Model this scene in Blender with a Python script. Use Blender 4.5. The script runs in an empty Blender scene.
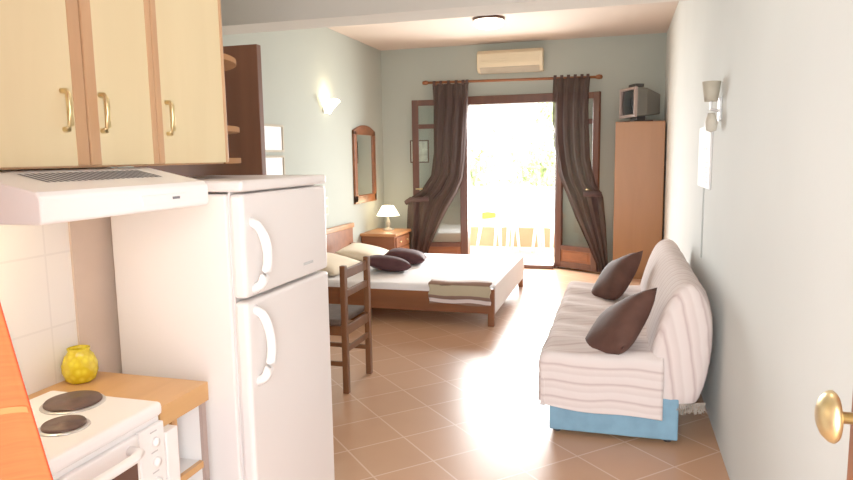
import bpy, bmesh, math, random
from mathutils import Vector, Matrix, Euler
random.seed(4)
SC = bpy.context.scene
COL = SC.collection
PI = math.pi

# ------------------------------------------------------------------ materials
def newmat(name):
    m = bpy.data.materials.new(name); m.use_nodes = True
    nt = m.node_tree
    return m, nt, nt.nodes['Principled BSDF']

def setp(b, color=None, rough=0.5, spec=0.5, metal=0.0):
    if color: b.inputs['Base Color'].default_value = (*color, 1)
    b.inputs['Roughness'].default_value = rough
    b.inputs['Specular IOR Level'].default_value = spec
    b.inputs['Metallic'].default_value = metal

def coords(nt, scale=(1, 1, 1), rot=(0, 0, 0), loc=(0, 0, 0)):
    t = nt.nodes.new('ShaderNodeTexCoord'); mp = nt.nodes.new('ShaderNodeMapping')
    mp.inputs['Scale'].default_value = scale; mp.inputs['Rotation'].default_value = rot
    mp.inputs['Location'].default_value = loc
    nt.links.new(t.outputs['Object'], mp.inputs['Vector'])
    return mp.outputs['Vector']

def ramp(nt, fac, stops):
    r = nt.nodes.new('ShaderNodeValToRGB')
    el = r.color_ramp.elements
    while len(el) < len(stops): el.new(0.5)
    for e, (p, c) in zip(el, stops):
        e.position = p; e.color = (*c, 1)
    nt.links.new(fac, r.inputs['Fac'])
    return r.outputs['Color']

def noise(nt, vec, scale=5, detail=3, dist=0.0):
    n = nt.nodes.new('ShaderNodeTexNoise')
    n.inputs['Scale'].default_value = scale; n.inputs['Detail'].default_value = detail
    n.inputs['Distortion'].default_value = dist
    nt.links.new(vec, n.inputs['Vector'])
    return n.outputs['Fac']

def bump(nt, b, h, strength=0.2, dist=0.01):
    n = nt.nodes.new('ShaderNodeBump')
    n.inputs['Strength'].default_value = strength; n.inputs['Distance'].default_value = dist
    nt.links.new(h, n.inputs['Height']); nt.links.new(n.outputs['Normal'], b.inputs['Normal'])

def mul(c, k): return tuple(min(1, v * k) for v in c)

def plain(name, color, rough=0.5, spec=0.5, metal=0.0, var=0.06, scale=6, bmp=0.0, bscale=60):
    m, nt, b = newmat(name); setp(b, color, rough, spec, metal)
    v = coords(nt)
    f = noise(nt, v, scale, 3)
    nt.links.new(ramp(nt, f, [(0.3, mul(color, 1 - var)), (0.7, mul(color, 1 + var))]), b.inputs['Base Color'])
    if bmp: bump(nt, b, noise(nt, v, bscale, 2), bmp, 0.004)
    return m

def wood(name, c1, c2, rough=0.35, axis='z', scale=14):
    m, nt, b = newmat(name); setp(b, c1, rough, 0.5)
    s = {'x': (0.12, 1, 1), 'y': (1, 0.12, 1), 'z': (1, 1, 0.12)}[axis]
    v = coords(nt, s)
    f = noise(nt, v, scale, 5, 0.6)
    nt.links.new(ramp(nt, f, [(0.32, c2), (0.68, c1)]), b.inputs['Base Color'])
    bump(nt, b, f, 0.06, 0.003)
    return m

def emit(name, color, strength, base=None):
    m, nt, b = newmat(name); setp(b, base or color, 0.4)
    b.inputs['Emission Color'].default_value = (*color, 1)
    b.inputs['Emission Strength'].default_value = strength
    return m

M = {}
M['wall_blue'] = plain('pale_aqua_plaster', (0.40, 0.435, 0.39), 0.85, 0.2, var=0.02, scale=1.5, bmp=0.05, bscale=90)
M['wall_right'] = plain('white_aqua_plaster', (0.665, 0.70, 0.685), 0.8, 0.2, var=0.03, scale=1.2, bmp=0.08, bscale=70)
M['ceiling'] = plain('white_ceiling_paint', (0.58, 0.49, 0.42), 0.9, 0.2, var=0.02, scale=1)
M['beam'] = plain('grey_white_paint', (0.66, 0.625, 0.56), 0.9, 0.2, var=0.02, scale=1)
M['white'] = plain('white_enamel', (0.83, 0.81, 0.80), 0.3, 0.5, var=0.01)
M['fridge_white'] = plain('fridge_enamel', (0.76, 0.715, 0.695), 0.32, 0.5, var=0.015, scale=2)
M['hood_white'] = plain('hood_enamel', (0.88, 0.86, 0.84), 0.35, 0.5, var=0.015, scale=3)
M['white_plastic'] = plain('white_plastic', (0.85, 0.84, 0.83), 0.35, 0.5, var=0.01)
M['grey_seam'] = plain('grey_rubber_gasket', (0.62, 0.58, 0.57), 0.6, 0.3)
M['slot'] = plain('dark_grey_slot', (0.16, 0.16, 0.18), 0.6, 0.3)
M['maple'] = wood('pale_yellow_maple', (0.70, 0.57, 0.325), (0.66, 0.53, 0.295), 0.35, 'z', 9)
M['cherry_edge'] = wood('reddish_beech_edge', (0.52, 0.29, 0.14), (0.44, 0.235, 0.11), 0.4, 'z', 18)
M['beech_top'] = wood('honey_beech_worktop', (0.62, 0.34, 0.13), (0.55, 0.29, 0.105), 0.35, 'y', 16)
M['dark_door'] = wood('dark_brown_door_wood', (0.17, 0.062, 0.03), (0.13, 0.046, 0.022), 0.4, 'z', 10)
M['mahog'] = wood('dark_mahogany', (0.090, 0.029, 0.015), (0.062, 0.019, 0.010), 0.35, 'z', 12)
M['bed_wood'] = wood('reddish_brown_wood', (0.235, 0.074, 0.021), (0.17, 0.051, 0.014), 0.4, 'x', 12)
M['chair_wood'] = wood('warm_brown_chair_wood', (0.17, 0.062, 0.02), (0.12, 0.042, 0.014), 0.4, 'z', 16)
M['desk_wood'] = wood('orange_brown_wood', (0.45, 0.20, 0.07), (0.36, 0.15, 0.05), 0.35, 'x', 12)
M['wardrobe'] = wood('orange_brown_laminate', (0.38, 0.17, 0.06), (0.34, 0.15, 0.052), 0.4, 'z', 7)
M['brass'] = plain('polished_brass', (0.70, 0.54, 0.26), 0.3, 0.5, 0.9, var=0.15, scale=30)
M['steel'] = plain('grey_steel', (0.6, 0.6, 0.6), 0.3, 0.5, 0.9)
M['hotplate'] = plain('dark_cast_iron', (0.085, 0.045, 0.033), 0.5, 0.5, 0.2, var=0.2, scale=50)
M['oven_glass'] = plain('dark_oven_glass', (0.10, 0.05, 0.04), 0.12, 0.6)
M['red'] = plain('red_indicator', (0.75, 0.25, 0.25), 0.4)
M['grey_print'] = plain('grey_print', (0.5, 0.5, 0.5), 0.6)
M['beige_plastic'] = plain('yellowed_plastic', (0.72, 0.62, 0.43), 0.4, 0.5, var=0.02)
M['black'] = plain('black_plastic', (0.03, 0.03, 0.032), 0.35, 0.5)
M['screen'] = plain('dark_crt_glass', (0.025, 0.03, 0.035), 0.08, 0.6)
M['tv_grey'] = plain('silver_grey_plastic', (0.12, 0.115, 0.10), 0.4, 0.5)
M['tv_bezel'] = plain('silver_bezel', (0.36, 0.27, 0.24), 0.4, 0.5)
M['white_sheet'] = plain('white_bed_sheet', (0.88, 0.86, 0.87), 0.85, 0.2, var=0.02, scale=3, bmp=0.15, bscale=12)
M['beige_pillow'] = plain('cream_pillow_cotton', (0.70, 0.60, 0.45), 0.9, 0.2, var=0.05, scale=6, bmp=0.15, bscale=20)
M['brown_cushion'] = plain('dark_brown_velvet', (0.085, 0.036, 0.026), 0.8, 0.25, var=0.2, scale=9, bmp=0.15, bscale=60)
M['maroon_cushion'] = plain('dark_maroon_cotton', (0.060, 0.022, 0.024), 0.8, 0.25, var=0.2, scale=9, bmp=0.15, bscale=60)
M['seat_pad'] = plain('grey_brown_seat_fabric', (0.10, 0.07, 0.055), 0.85, 0.2, var=0.15, scale=20)
M['blue_base'] = plain('blue_sofa_fabric', (0.17, 0.32, 0.44), 0.75, 0.3, var=0.1, scale=12, bmp=0.1, bscale=100)
M['paper'] = plain('white_paper', (0.86, 0.86, 0.86), 0.6, 0.3, var=0.01)
M['sketch_print'] = plain('pale_green_grey_print', (0.62, 0.68, 0.60), 0.5, 0.4, var=0.35, scale=14)
M['strip'] = plain('painted_gap_shade', (0.58, 0.45, 0.36), 0.6, 0.3)  # brown tone that paints the shade between refrigerator and wall
M['shelf_edge'] = plain('orange_brown_shelf', (0.34, 0.165, 0.07), 0.95, 0.05)
M['fringe'] = plain('grey_brown_fringe', (0.30, 0.26, 0.22), 0.9, 0.2, var=0.3, scale=40)
M['terracotta'] = plain('terracotta_plaster', (0.42, 0.22, 0.12), 0.85, 0.2, var=0.06)
M['balcony_tile'] = plain('pale_balcony_tile', (0.62, 0.50, 0.36), 0.5, 0.4, var=0.04)
M['bark'] = plain('tree_bark', (0.14, 0.10, 0.06), 0.9, 0.2, var=0.2)
M['leaf'] = plain('pale_olive_leaf', (0.42, 0.48, 0.26), 0.7, 0.3, var=0.25, scale=2)
M['ground_out'] = plain('dry_grass', (0.30, 0.34, 0.18), 0.95, 0.1, var=0.2, scale=0.6)
M['yellow_pad'] = plain('pale_yellow_pad', (0.45, 0.36, 0.06), 0.8, 0.2)
M['lamp_shade'] = emit('lit_lamp_shade', (1.0, 0.86, 0.6), 2.6, (0.9, 0.88, 0.8))
M['sconce_glass'] = emit('lit_sconce_glass', (1.0, 0.86, 0.62), 2.2, (0.9, 0.88, 0.8))
M['ceiling_glass'] = emit('lit_opal_glass', (1.0, 0.88, 0.7), 4.0, (0.9, 0.88, 0.8))
M['hood_lens'] = emit('lit_hood_lens', (1.0, 0.8, 0.45), 5.0, (0.9, 0.85, 0.7))
M['taupe_shade'] = plain('taupe_lamp_fabric', (0.48, 0.44, 0.35), 0.8, 0.2)
M['cream_shade'] = plain('cream_wall_glass', (0.60, 0.56, 0.47), 0.4, 0.4)

def floor_mat():
    m, nt, b = newmat('diagonal_terracotta_tiles'); setp(b, None, 0.3, 0.5)
    s = 0.312
    v = coords(nt, (1, 1, 1), (0, 0, PI / 4), (2.316, -1.768 + s * 20, 0))
    br = nt.nodes.new('ShaderNodeTexBrick')
    br.offset = 0; br.offset_frequency = 1; br.squash = 1
    br.inputs['Scale'].default_value = 1; br.inputs['Brick Width'].default_value = s
    br.inputs['Row Height'].default_value = s; br.inputs['Mortar Size'].default_value = 0.0045
    br.inputs['Mortar Smooth'].default_value = 0.3
    br.inputs['Color1'].default_value = (0.50, 0.27, 0.15, 1)
    br.inputs['Color2'].default_value = (0.54, 0.295, 0.17, 1)
    br.inputs['Mortar'].default_value = (0.68, 0.475, 0.36, 1)
    nt.links.new(v, br.inputs['Vector'])
    v2 = coords(nt)
    f = noise(nt, v2, 5, 3, 0.0)
    c = ramp(nt, f, [(0.15, (0.93, 0.91, 0.89)), (0.85, (1, 1, 1))])
    mx = nt.nodes.new('ShaderNodeMix'); mx.data_type = 'RGBA'; mx.blend_type = 'MULTIPLY'
    mx.inputs['Factor'].default_value = 1
    nt.links.new(br.outputs['Color'], mx.inputs[6]); nt.links.new(c, mx.inputs[7])
    nt.links.new(mx.outputs[2], b.inputs['Base Color'])
    r = nt.nodes.new('ShaderNodeMapRange')
    r.inputs['To Min'].default_value = 0.28; r.inputs['To Max'].default_value = 0.28
    nt.links.new(f, r.inputs['Value']); nt.links.new(r.outputs['Result'], b.inputs['Roughness'])
    bump(nt, b, br.outputs['Fac'], -0.15, 0.002)
    return m
M['floor'] = floor_mat()

def tile_wall_mat():
    m, nt, b = newmat('white_glazed_wall_tiles'); setp(b, None, 0.25, 0.5)
    t = nt.nodes.new('ShaderNodeTexCoord'); sp = nt.nodes.new('ShaderNodeSeparateXYZ'); cb = nt.nodes.new('ShaderNodeCombineXYZ')
    nt.links.new(t.outputs['Object'], sp.inputs[0])
    nt.links.new(sp.outputs['Y'], cb.inputs['X']); nt.links.new(sp.outputs['Z'], cb.inputs['Y'])
    br = nt.nodes.new('ShaderNodeTexBrick'); br.offset = 0
    br.inputs['Scale'].default_value = 1; br.inputs['Brick Width'].default_value = 0.2
    br.inputs['Row Height'].default_value = 0.2; br.inputs['Mortar Size'].default_value = 0.003
    br.inputs['Color1'].default_value = (0.80, 0.77, 0.73, 1); br.inputs['Color2'].default_value = (0.78, 0.75, 0.72, 1)
    br.inputs['Mortar'].default_value = (0.72, 0.69, 0.66, 1)
    nt.links.new(cb.outputs[0], br.inputs['Vector']); nt.links.new(br.outputs['Color'], b.inputs['Base Color'])
    return m
M['tiles'] = tile_wall_mat()

def stripe_mat(name, vec, period, stops, rough=0.9, shift=0.0, weave=0.0):
    m, nt, b = newmat(name); setp(b, None, rough, 0.2)
    t = nt.nodes.new('ShaderNodeTexCoord'); d = nt.nodes.new('ShaderNodeVectorMath'); d.operation = 'DOT_PRODUCT'
    d.inputs[1].default_value = vec
    nt.links.new(t.outputs['Object'], d.inputs[0])
    w = noise(nt, t.outputs['Object'], 7, 2)
    ad = nt.nodes.new('ShaderNodeMath'); ad.operation = 'MULTIPLY_ADD'; ad.inputs[1].default_value = 0.012
    nt.links.new(w, ad.inputs[0]); nt.links.new(d.outputs['Value'], ad.inputs[2])
    dv = nt.nodes.new('ShaderNodeMath'); dv.operation = 'MULTIPLY_ADD'; dv.inputs[1].default_value = 1 / period; dv.inputs[2].default_value = shift
    nt.links.new(ad.outputs[0], dv.inputs[0])
    fr = nt.nodes.new('ShaderNodeMath'); fr.operation = 'FRACT'
    nt.links.new(dv.outputs[0], fr.inputs[0])
    c = ramp(nt, fr.outputs[0], stops)
    nt.links.new(c, b.inputs['Base Color'])
    bump(nt, b, noise(nt, t.outputs['Object'], 14, 3), 0.35, 0.012)
    return m
PK = [(0.0, (0.52, 0.40, 0.38)), (0.07, (0.63,0.515,0.485)), (0.16, (0.72,0.62,0.59)), (0.45, (0.65,0.545,0.515)), (0.55, (0.72,0.63,0.60)), (0.9, (0.70,0.595,0.565)), (1.0, (0.52, 0.40, 0.38))]
M['cover_seat'] = stripe_mat('pinkish_white_striped_cover', (0.0, 1.0, -1.0), 0.085, PK)
M['cover_back'] = stripe_mat('pinkish_white_striped_back_cover', (0.9, 1.0, 0.15), 0.095, PK)
M['blanket'] = stripe_mat('beige_brown_striped_blanket', (0.0, 1.0, 1.0), 0.24,
    [(0.0, (0.7, 0.6, 0.58)), (0.12, (0.7, 0.6, 0.58)), (0.14, (0.20, 0.12, 0.10)), (0.24, (0.22, 0.13, 0.10)), (0.27, (0.47, 0.40, 0.27)), (0.62, (0.50, 0.43, 0.29)), (0.66, (0.24, 0.14, 0.10)), (1.0, (0.24, 0.14, 0.10))], shift=0.54)

def orange_mat():
    m, nt, b = newmat('bright_orange_cotton'); setp(b, None, 0.85, 0.2)
    v = coords(nt, (3, 3, 60)); f = noise(nt, v, 6, 3)
    nt.links.new(ramp(nt, f, [(0.3, (0.48, 0.034, 0.006)), (0.7, (0.56, 0.044, 0.008))]), b.inputs['Base Color'])
    bump(nt, b, f, 0.1, 0.002)
    return m
M['orange'] = orange_mat()
M['orange_seam'] = plain('light_orange_seam', (0.60, 0.072, 0.018), 0.85, 0.2)

def sheer_mat():
    m, nt, b = newmat('dark_sheer_voile'); setp(b, (0.045, 0.026, 0.024), 0.7, 0.3)
    t = nt.nodes.new('ShaderNodeBsdfTransparent'); t.inputs['Color'].default_value = (0.80, 0.74, 0.68, 1)
    lw = nt.nodes.new('ShaderNodeLayerWeight'); lw.inputs['Blend'].default_value = 0.3
    mr = nt.nodes.new('ShaderNodeMapRange'); mr.inputs['To Min'].default_value = 0.84; mr.inputs['To Max'].default_value = 0.98
    nt.links.new(lw.outputs['Facing'], mr.inputs['Value'])
    mx = nt.nodes.new('ShaderNodeMixShader')
    nt.links.new(mr.outputs['Result'], mx.inputs['Fac'])
    nt.links.new(t.outputs[0], mx.inputs[1]); nt.links.new(b.outputs[0], mx.inputs[2])
    nt.links.new(mx.outputs[0], nt.nodes['Material Output'].inputs['Surface'])
    return m
M['sheer'] = sheer_mat()
M['sheer_dark'] = plain('dark_brown_voile_band', (0.06, 0.035, 0.035), 0.7, 0.3)

def glass_mat():
    m, nt, b = newmat('clear_pane_glass'); setp(b, (0.9, 0.95, 0.93), 0.05, 0.5)
    t = nt.nodes.new('ShaderNodeBsdfTransparent'); t.inputs['Color'].default_value = (0.93, 0.96, 0.94, 1)
    g = nt.nodes.new('ShaderNodeBsdfGlossy'); g.inputs['Roughness'].default_value = 0.03
    mx = nt.nodes.new('ShaderNodeMixShader'); mx.inputs['Fac'].default_value = 0.08
    nt.links.new(t.outputs[0], mx.inputs[1]); nt.links.new(g.outputs[0], mx.inputs[2])
    nt.links.new(mx.outputs[0], nt.nodes['Material Output'].inputs['Surface'])
    return m
M['glass'] = glass_mat()
mm, nt_, b_ = newmat('mirror_silver'); setp(b_, (0.82, 0.84, 0.80), 0.03, 0.5, 1.0)
M['mirror'] = mm

def vase_mat():
    m, nt, b = newmat('yellow_ribbed_glass'); setp(b, None, 0.2, 0.6)
    v = coords(nt, (1, 1, 1))
    vo = nt.nodes.new('ShaderNodeTexVoronoi'); vo.inputs['Scale'].default_value = 60
    nt.links.new(v, vo.inputs['Vector'])
    nt.links.new(ramp(nt, vo.outputs['Distance'], [(0.1, (0.82, 0.70, 0.03)), (0.6, (0.66, 0.50, 0.01))]), b.inputs['Base Color'])
    bump(nt, b, vo.outputs['Distance'], 0.6, 0.006)
    b.inputs['Subsurface Weight'].default_value = 0.0
    return m
M['vase'] = vase_mat()

# ------------------------------------------------------------------ mesh helpers
OFF = {}
def nb(): return bmesh.new()

def box(bm, x0, x1, y0, y1, z0, z1):
    v = [bm.verts.new(p) for p in ((x0,y0,z0),(x1,y0,z0),(x1,y1,z0),(x0,y1,z0),(x0,y0,z1),(x1,y0,z1),(x1,y1,z1),(x0,y1,z1))]
    for f in ((0,3,2,1),(4,5,6,7),(0,1,5,4),(1,2,6,5),(2,3,7,6),(3,0,4,7)):
        bm.faces.new([v[i] for i in f])
    return bm

def prism(bm, poly, axis, a0, a1):
    def P(p, a):
        if axis == 'x': return (a, p[0], p[1])
        if axis == 'y': return (p[0], a, p[1])
        return (p[0], p[1], a)
    A = [bm.verts.new(P(p, a0)) for p in poly]; B = [bm.verts.new(P(p, a1)) for p in poly]
    n = len(poly)
    bm.faces.new(A[::-1]); bm.faces.new(B)
    for i in range(n): bm.faces.new((A[i], A[(i+1) % n], B[(i+1) % n], B[i]))
    bmesh.ops.recalc_face_normals(bm, faces=bm.faces)
    return bm

def tube(bm, pts, r, seg=10, flat=None):
    pts = [Vector(p) for p in pts]
    rings = []
    up = Vector((0, 0, 1))
    for i, p in enumerate(pts):
        d = (pts[min(i+1, len(pts)-1)] - pts[max(i-1, 0)]).normalized()
        a = up if abs(d.dot(up)) < 0.95 else Vector((1, 0, 0))
        s = d.cross(a).normalized(); t = s.cross(d).normalized()
        rr = r[i] if isinstance(r, (list, tuple)) else r
        ring = []
        for k in range(seg):
            th = 2 * PI * k / seg
            ring.append(bm.verts.new(p + s * math.cos(th) * rr + t * math.sin(th) * rr * (flat or 1)))
        rings.append(ring)
    for A, B in zip(rings, rings[1:]):
        for k in range(seg): bm.faces.new((A[k], A[(k+1) % seg], B[(k+1) % seg], B[k]))
    bm.faces.new(rings[0][::-1]); bm.faces.new(rings[-1])
    bmesh.ops.recalc_face_normals(bm, faces=bm.faces)
    return bm

def lathe(bm, prof, c, seg=28, axis='z', a0=0.0, a1=2*PI):
    full = abs(a1 - a0 - 2*PI) < 1e-6
    n = seg if full else seg + 1
    rings = []
    for r, h in prof:
        ring = []
        for k in range(n):
            th = a0 + (a1 - a0) * k / seg
            u, v = r * math.cos(th), r * math.sin(th)
            p = {'z': (u, v, h), 'x': (h, u, v), 'y': (u, h, v)}[axis]
            ring.append(bm.verts.new((c[0]+p[0], c[1]+p[1], c[2]+p[2])))
        rings.append(ring)
    for A, B in zip(rings, rings[1:]):
        for k in range(n if full else n - 1):
            bm.faces.new((A[k], A[(k+1) % n], B[(k+1) % n], B[k]))
    if prof[0][0] > 1e-5: bm.faces.new(rings[0][::-1])
    if prof[-1][0] > 1e-5: bm.faces.new(rings[-1])
    bmesh.ops.remove_doubles(bm, verts=bm.verts, dist=1e-6)
    bmesh.ops.recalc_face_normals(bm, faces=bm.faces)
    return bm

def sheet(bm, fn, nu, nv):
    g = [[bm.verts.new(fn(i / nu, j / nv)) for i in range(nu + 1)] for j in range(nv + 1)]
    for j in range(nv):
        for i in range(nu):
            bm.faces.new((g[j][i], g[j][i+1], g[j+1][i+1], g[j+1][i]))
    return bm

def cushion_bm(w, d, h, mat4, n=18, sag=0.0):
    bm = nb()
    def P(u, v, s):
        a, b = 2*u - 1, 2*v - 1
        e = max(0.0, (1 - abs(a)**2.6)) ** 0.5 * max(0.0, (1 - abs(b)**2.6)) ** 0.5
        pin = 1 - 0.10 * (1 - abs(a)) * abs(b)**3 - 0.10 * (1 - abs(b)) * abs(a)**3
        x = a * w/2 * (1 - 0.08 * (1 - b*b) * abs(a)**4 * -1 - 0.06*(1-b*b)); y = b * d/2 * (1 - 0.06*(1-a*a))
        return mat4 @ Vector((x*pin, y*pin, s * h/2 * e ** 0.9 - sag * (a*a + b*b) * 0.5))
    sheet(bm, lambda u, v: P(u, v, 1), n, n); sheet(bm, lambda u, v: P(u, v, -1), n, n)
    bmesh.ops.remove_doubles(bm, verts=bm.verts, dist=1e-5)
    bmesh.ops.recalc_face_normals(bm, faces=bm.faces)
    return bm

def obj(name, bm, mat, parent=None, loc=(0, 0, 0), bevel=0.0, smooth=False, solid=0.0, subsurf=0, seg=2):
    off = OFF[parent] if parent else Vector(loc)
    bmesh.ops.translate(bm, verts=bm.verts, vec=-Vector(off))
    me = bpy.data.meshes.new(name); bm.to_mesh(me); bm.free()
    o = bpy.data.objects.new(name, me); COL.objects.link(o)
    me.materials.append(mat if not isinstance(mat, str) else M[mat])
    OFF[o] = Vector(off)
    if parent: o.parent = parent
    else: o.location = off
    if smooth:
        for p in me.polygons: p.use_smooth = True
    if solid:
        s = o.modifiers.new('Solidify', 'SOLIDIFY'); s.thickness = solid; s.offset = 0
    if bevel:
        b = o.modifiers.new('Bevel', 'BEVEL'); b.width = bevel; b.segments = seg; b.limit_method = 'ANGLE'; b.angle_limit = 0.7
    if subsurf:
        s = o.modifiers.new('Subsurf', 'SUBSURF'); s.levels = subsurf; s.render_levels = subsurf
    return o

def thing(name, label, cat, loc, group=None, kind=None):
    o = bpy.data.objects.new(name, None); o.empty_display_size = 0.1
    COL.objects.link(o); o.location = loc; OFF[o] = Vector(loc)
    o['label'] = label; o['category'] = cat
    if group: o['group'] = group
    if kind: o['kind'] = kind
    return o

def tag(o, label, cat, group=None, kind=None):
    o['label'] = label; o['category'] = cat
    if group: o['group'] = group
    if kind: o['kind'] = kind
    return o

def struct(name, bm, mat, label, cat, **k):
    o = obj(name, bm, mat, **k); o['kind'] = 'structure'; o['label'] = label; o['category'] = cat
    return o

def B(*a): return box(nb(), *a)

def copy_tree(o, parent=None):
    c = o.copy(); COL.objects.link(c)
    if parent: c.parent = parent
    for ch in list(o.children): copy_tree(ch, c)
    return c

# ------------------------------------------------------------------ constants
XL, XR, YB, ZC = -3.09, 0.50, 8.52, 2.85
KX = -1.48           # kitchen wall
# ------------------------------------------------------------------ setting
struct('floor', B(XL-0.1, XR+0.12, -1.6, YB+0.14, -0.12, 0), 'floor', 'terracotta floor laid with diagonal square tiles', 'floor')
struct('wall_right', B(XR, XR+0.12, 0.1, YB+0.14, 0, ZC), 'wall_right', 'white plaster wall on the right beside the sofa', 'wall')
struct('wall_left', B(XL-0.12, XL, 2.95, YB+0.14, 0, ZC), 'wall_blue', 'pale blue wall on the left behind the bed head', 'wall')
DX0, DX1, DZ = -1.96, -0.72, 2.20
bm = nb(); box(bm, XL, DX0, YB, YB+0.14, 0, ZC); box(bm, DX1, XR, YB, YB+0.14, 0, ZC); box(bm, DX0, DX1, YB, YB+0.14, DZ, ZC)
struct('wall_back', bm, 'wall_blue', 'pale blue end wall around the open balcony door', 'wall')
struct('wall_kitchen', B(KX-0.12, KX, 0.25, 1.66, 0, ZC), 'tiles', 'white tiled kitchen wall behind the stove and worktop', 'wall')
bm = nb(); box(bm, -2.6, KX-0.12, 1.50, 1.62, 0, ZC); box(bm, -2.6, -2.48, 1.62, 3.07, 2.06, ZC); box(bm, -2.6, -2.48, 2.97, 3.07, 0, 2.06); box(bm, XL-0.12, -2.6, 2.95, 3.07, 0, ZC); box(bm, -2.6, -2.48, 1.62, 2.12, 0, 2.06)
struct('wall_hall', bm, 'wall_blue', 'pale wall of the small passage behind the refrigerator', 'wall')
struct('wall_bathroom', B(XL-0.12, XL, 1.5, 2.95, 0, ZC), 'wall_blue', 'pale wall seen inside the bathroom doorway', 'wall')
bm = nb(); box(bm, KX-0.12, -0.62, 0.1, 0.25, 0, ZC); box(bm, 0.36, XR, 0.1, 0.25, 0, ZC); box(bm, -0.62, 0.36, 0.1, 0.25, 2.12, ZC)
struct('wall_front', bm, 'wall_right', 'pale wall around the entrance doorway', 'wall')
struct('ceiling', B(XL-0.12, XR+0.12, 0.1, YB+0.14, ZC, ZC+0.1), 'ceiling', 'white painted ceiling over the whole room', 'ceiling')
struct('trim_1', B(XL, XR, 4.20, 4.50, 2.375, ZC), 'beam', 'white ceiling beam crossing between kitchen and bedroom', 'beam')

struct('gap_shade_strip', B(KX, KX+0.006, 1.485, 1.66, 0.0, 1.43), 'strip', 'pale brown upright strip painting the shade of the gap behind the refrigerator', 'painted shade')  # added strip, its colour stands in for the shaded gap by the refrigerator
# balcony door --------------------------------------------------------------
d1 = thing('door_1', 'dark brown double balcony door standing open with two glazed leaves', 'door', (-1.34, YB, 0), kind='structure')
bm = nb()
box(bm, DX0, DX0+0.06, 8.44, 8.58, 0, DZ); box(bm, DX1-0.06, DX1, 8.44, 8.58, 0, DZ); box(bm, DX0+0.06, DX1-0.06, 8.44, 8.58, 2.09, DZ)
obj('door_frame', bm, 'mahog', d1, bevel=0.008)
obj('threshold', B(DX0+0.06, DX1-0.06, 8.36, 8.60, 0, 0.05), 'mahog', d1, bevel=0.006)

def leaf(hx, hy, fx, fy, knob):
    L = math.hypot(fx-hx, fy-hy); ang = math.atan2(fy-hy, fx-hx)
    T = Matrix.Translation((hx, hy, 0)) @ Matrix.Rotation(ang, 4, 'Z')
    def X(bm): bmesh.ops.transform(bm, matrix=T, verts=bm.verts); return bm
    z0, z1, s, t = 0.03, 2.17, 0.085, 0.022
    bm = nb()
    box(bm, 0, s, -t, t, z0, z1); box(bm, L-s, L, -t, t, z0, z1)
    box(bm, s, L-s, -t, t, z1-0.075, z1); box(bm, s, L-s, -t, t, 1.80, 1.86)
    box(bm, s, L-s, -t, t, z0, z0+0.075); box(bm, s, L-s, -t, t, 0.25, 0.31)
    lf = obj('door_leaf', X(bm), 'mahog', d1, bevel=0.006)
    bm = nb(); box(bm, s, L-s, -0.012, 0.012, z0+0.07, 0.26); box(bm, s+0.04, L-s-0.04, -0.018, 0.018, z0+0.10, 0.23)
    obj('wood_panel', X(bm), 'bed_wood', lf, bevel=0.005)
    obj('glass_pane', X(box(nb(), s-0.005, L-s+0.005, -0.003, 0.003, 0.30, 1.81)), 'glass', lf)
    obj('glass_pane', X(box(nb(), s-0.005, L-s+0.005, -0.003, 0.003, 1.85, z1-0.07)), 'glass', lf)
    sd = 1 if ang > PI/2 or ang < -PI/2 else -1
    bm = nb(); tube(bm, [(L-0.045, sd*0.02, 1.02), (L-0.045, sd*0.055, 1.02), (L-0.14, sd*0.06, 1.02)], 0.009, 8)
    obj('handle', X(bm), 'brass', lf, smooth=True)
leaf(-1.915, 8.455, -2.62, 8.36, 1)
leaf(-0.755, 8.455, -0.235, 8.13, 1)

# curtain rod + curtains
cr = thing('curtain_rod', 'dark wooden curtain rod with finials above the balcony door', 'curtain rod', (-1.34, 8.36, 2.38))
obj('rod', tube(nb(), [(-2.42, 8.36, 2.385), (-0.27, 8.36, 2.36)], 0.017, 12), 'bed_wood', cr, smooth=True)
for x in (-2.43, -0.26):
    obj('finial', lathe(nb(), [(0.0, -0.045), (0.022, -0.035), (0.03, 0), (0.022, 0.035), (0.0, 0.045)], (x, 8.36, 2.385 if x < -1 else 2.36), 14, 'x'), 'bed_wood', cr, smooth=True)
for x in (-2.30, -0.38):
    obj('bracket', B(x-0.015, x+0.015, 8.35, YB, 2.35, 2.37), 'bed_wood', cr, bevel=0.004)

def interp(tab, t):
    for (t0, v0), (t1, v1) in zip(tab, tab[1:]):
        if t <= t1:
            k = (t - t0) / (t1 - t0); k = k*k*(3-2*k) if False else k
            return v0 + (v1 - v0) * k
    return tab[-1][1]

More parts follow.
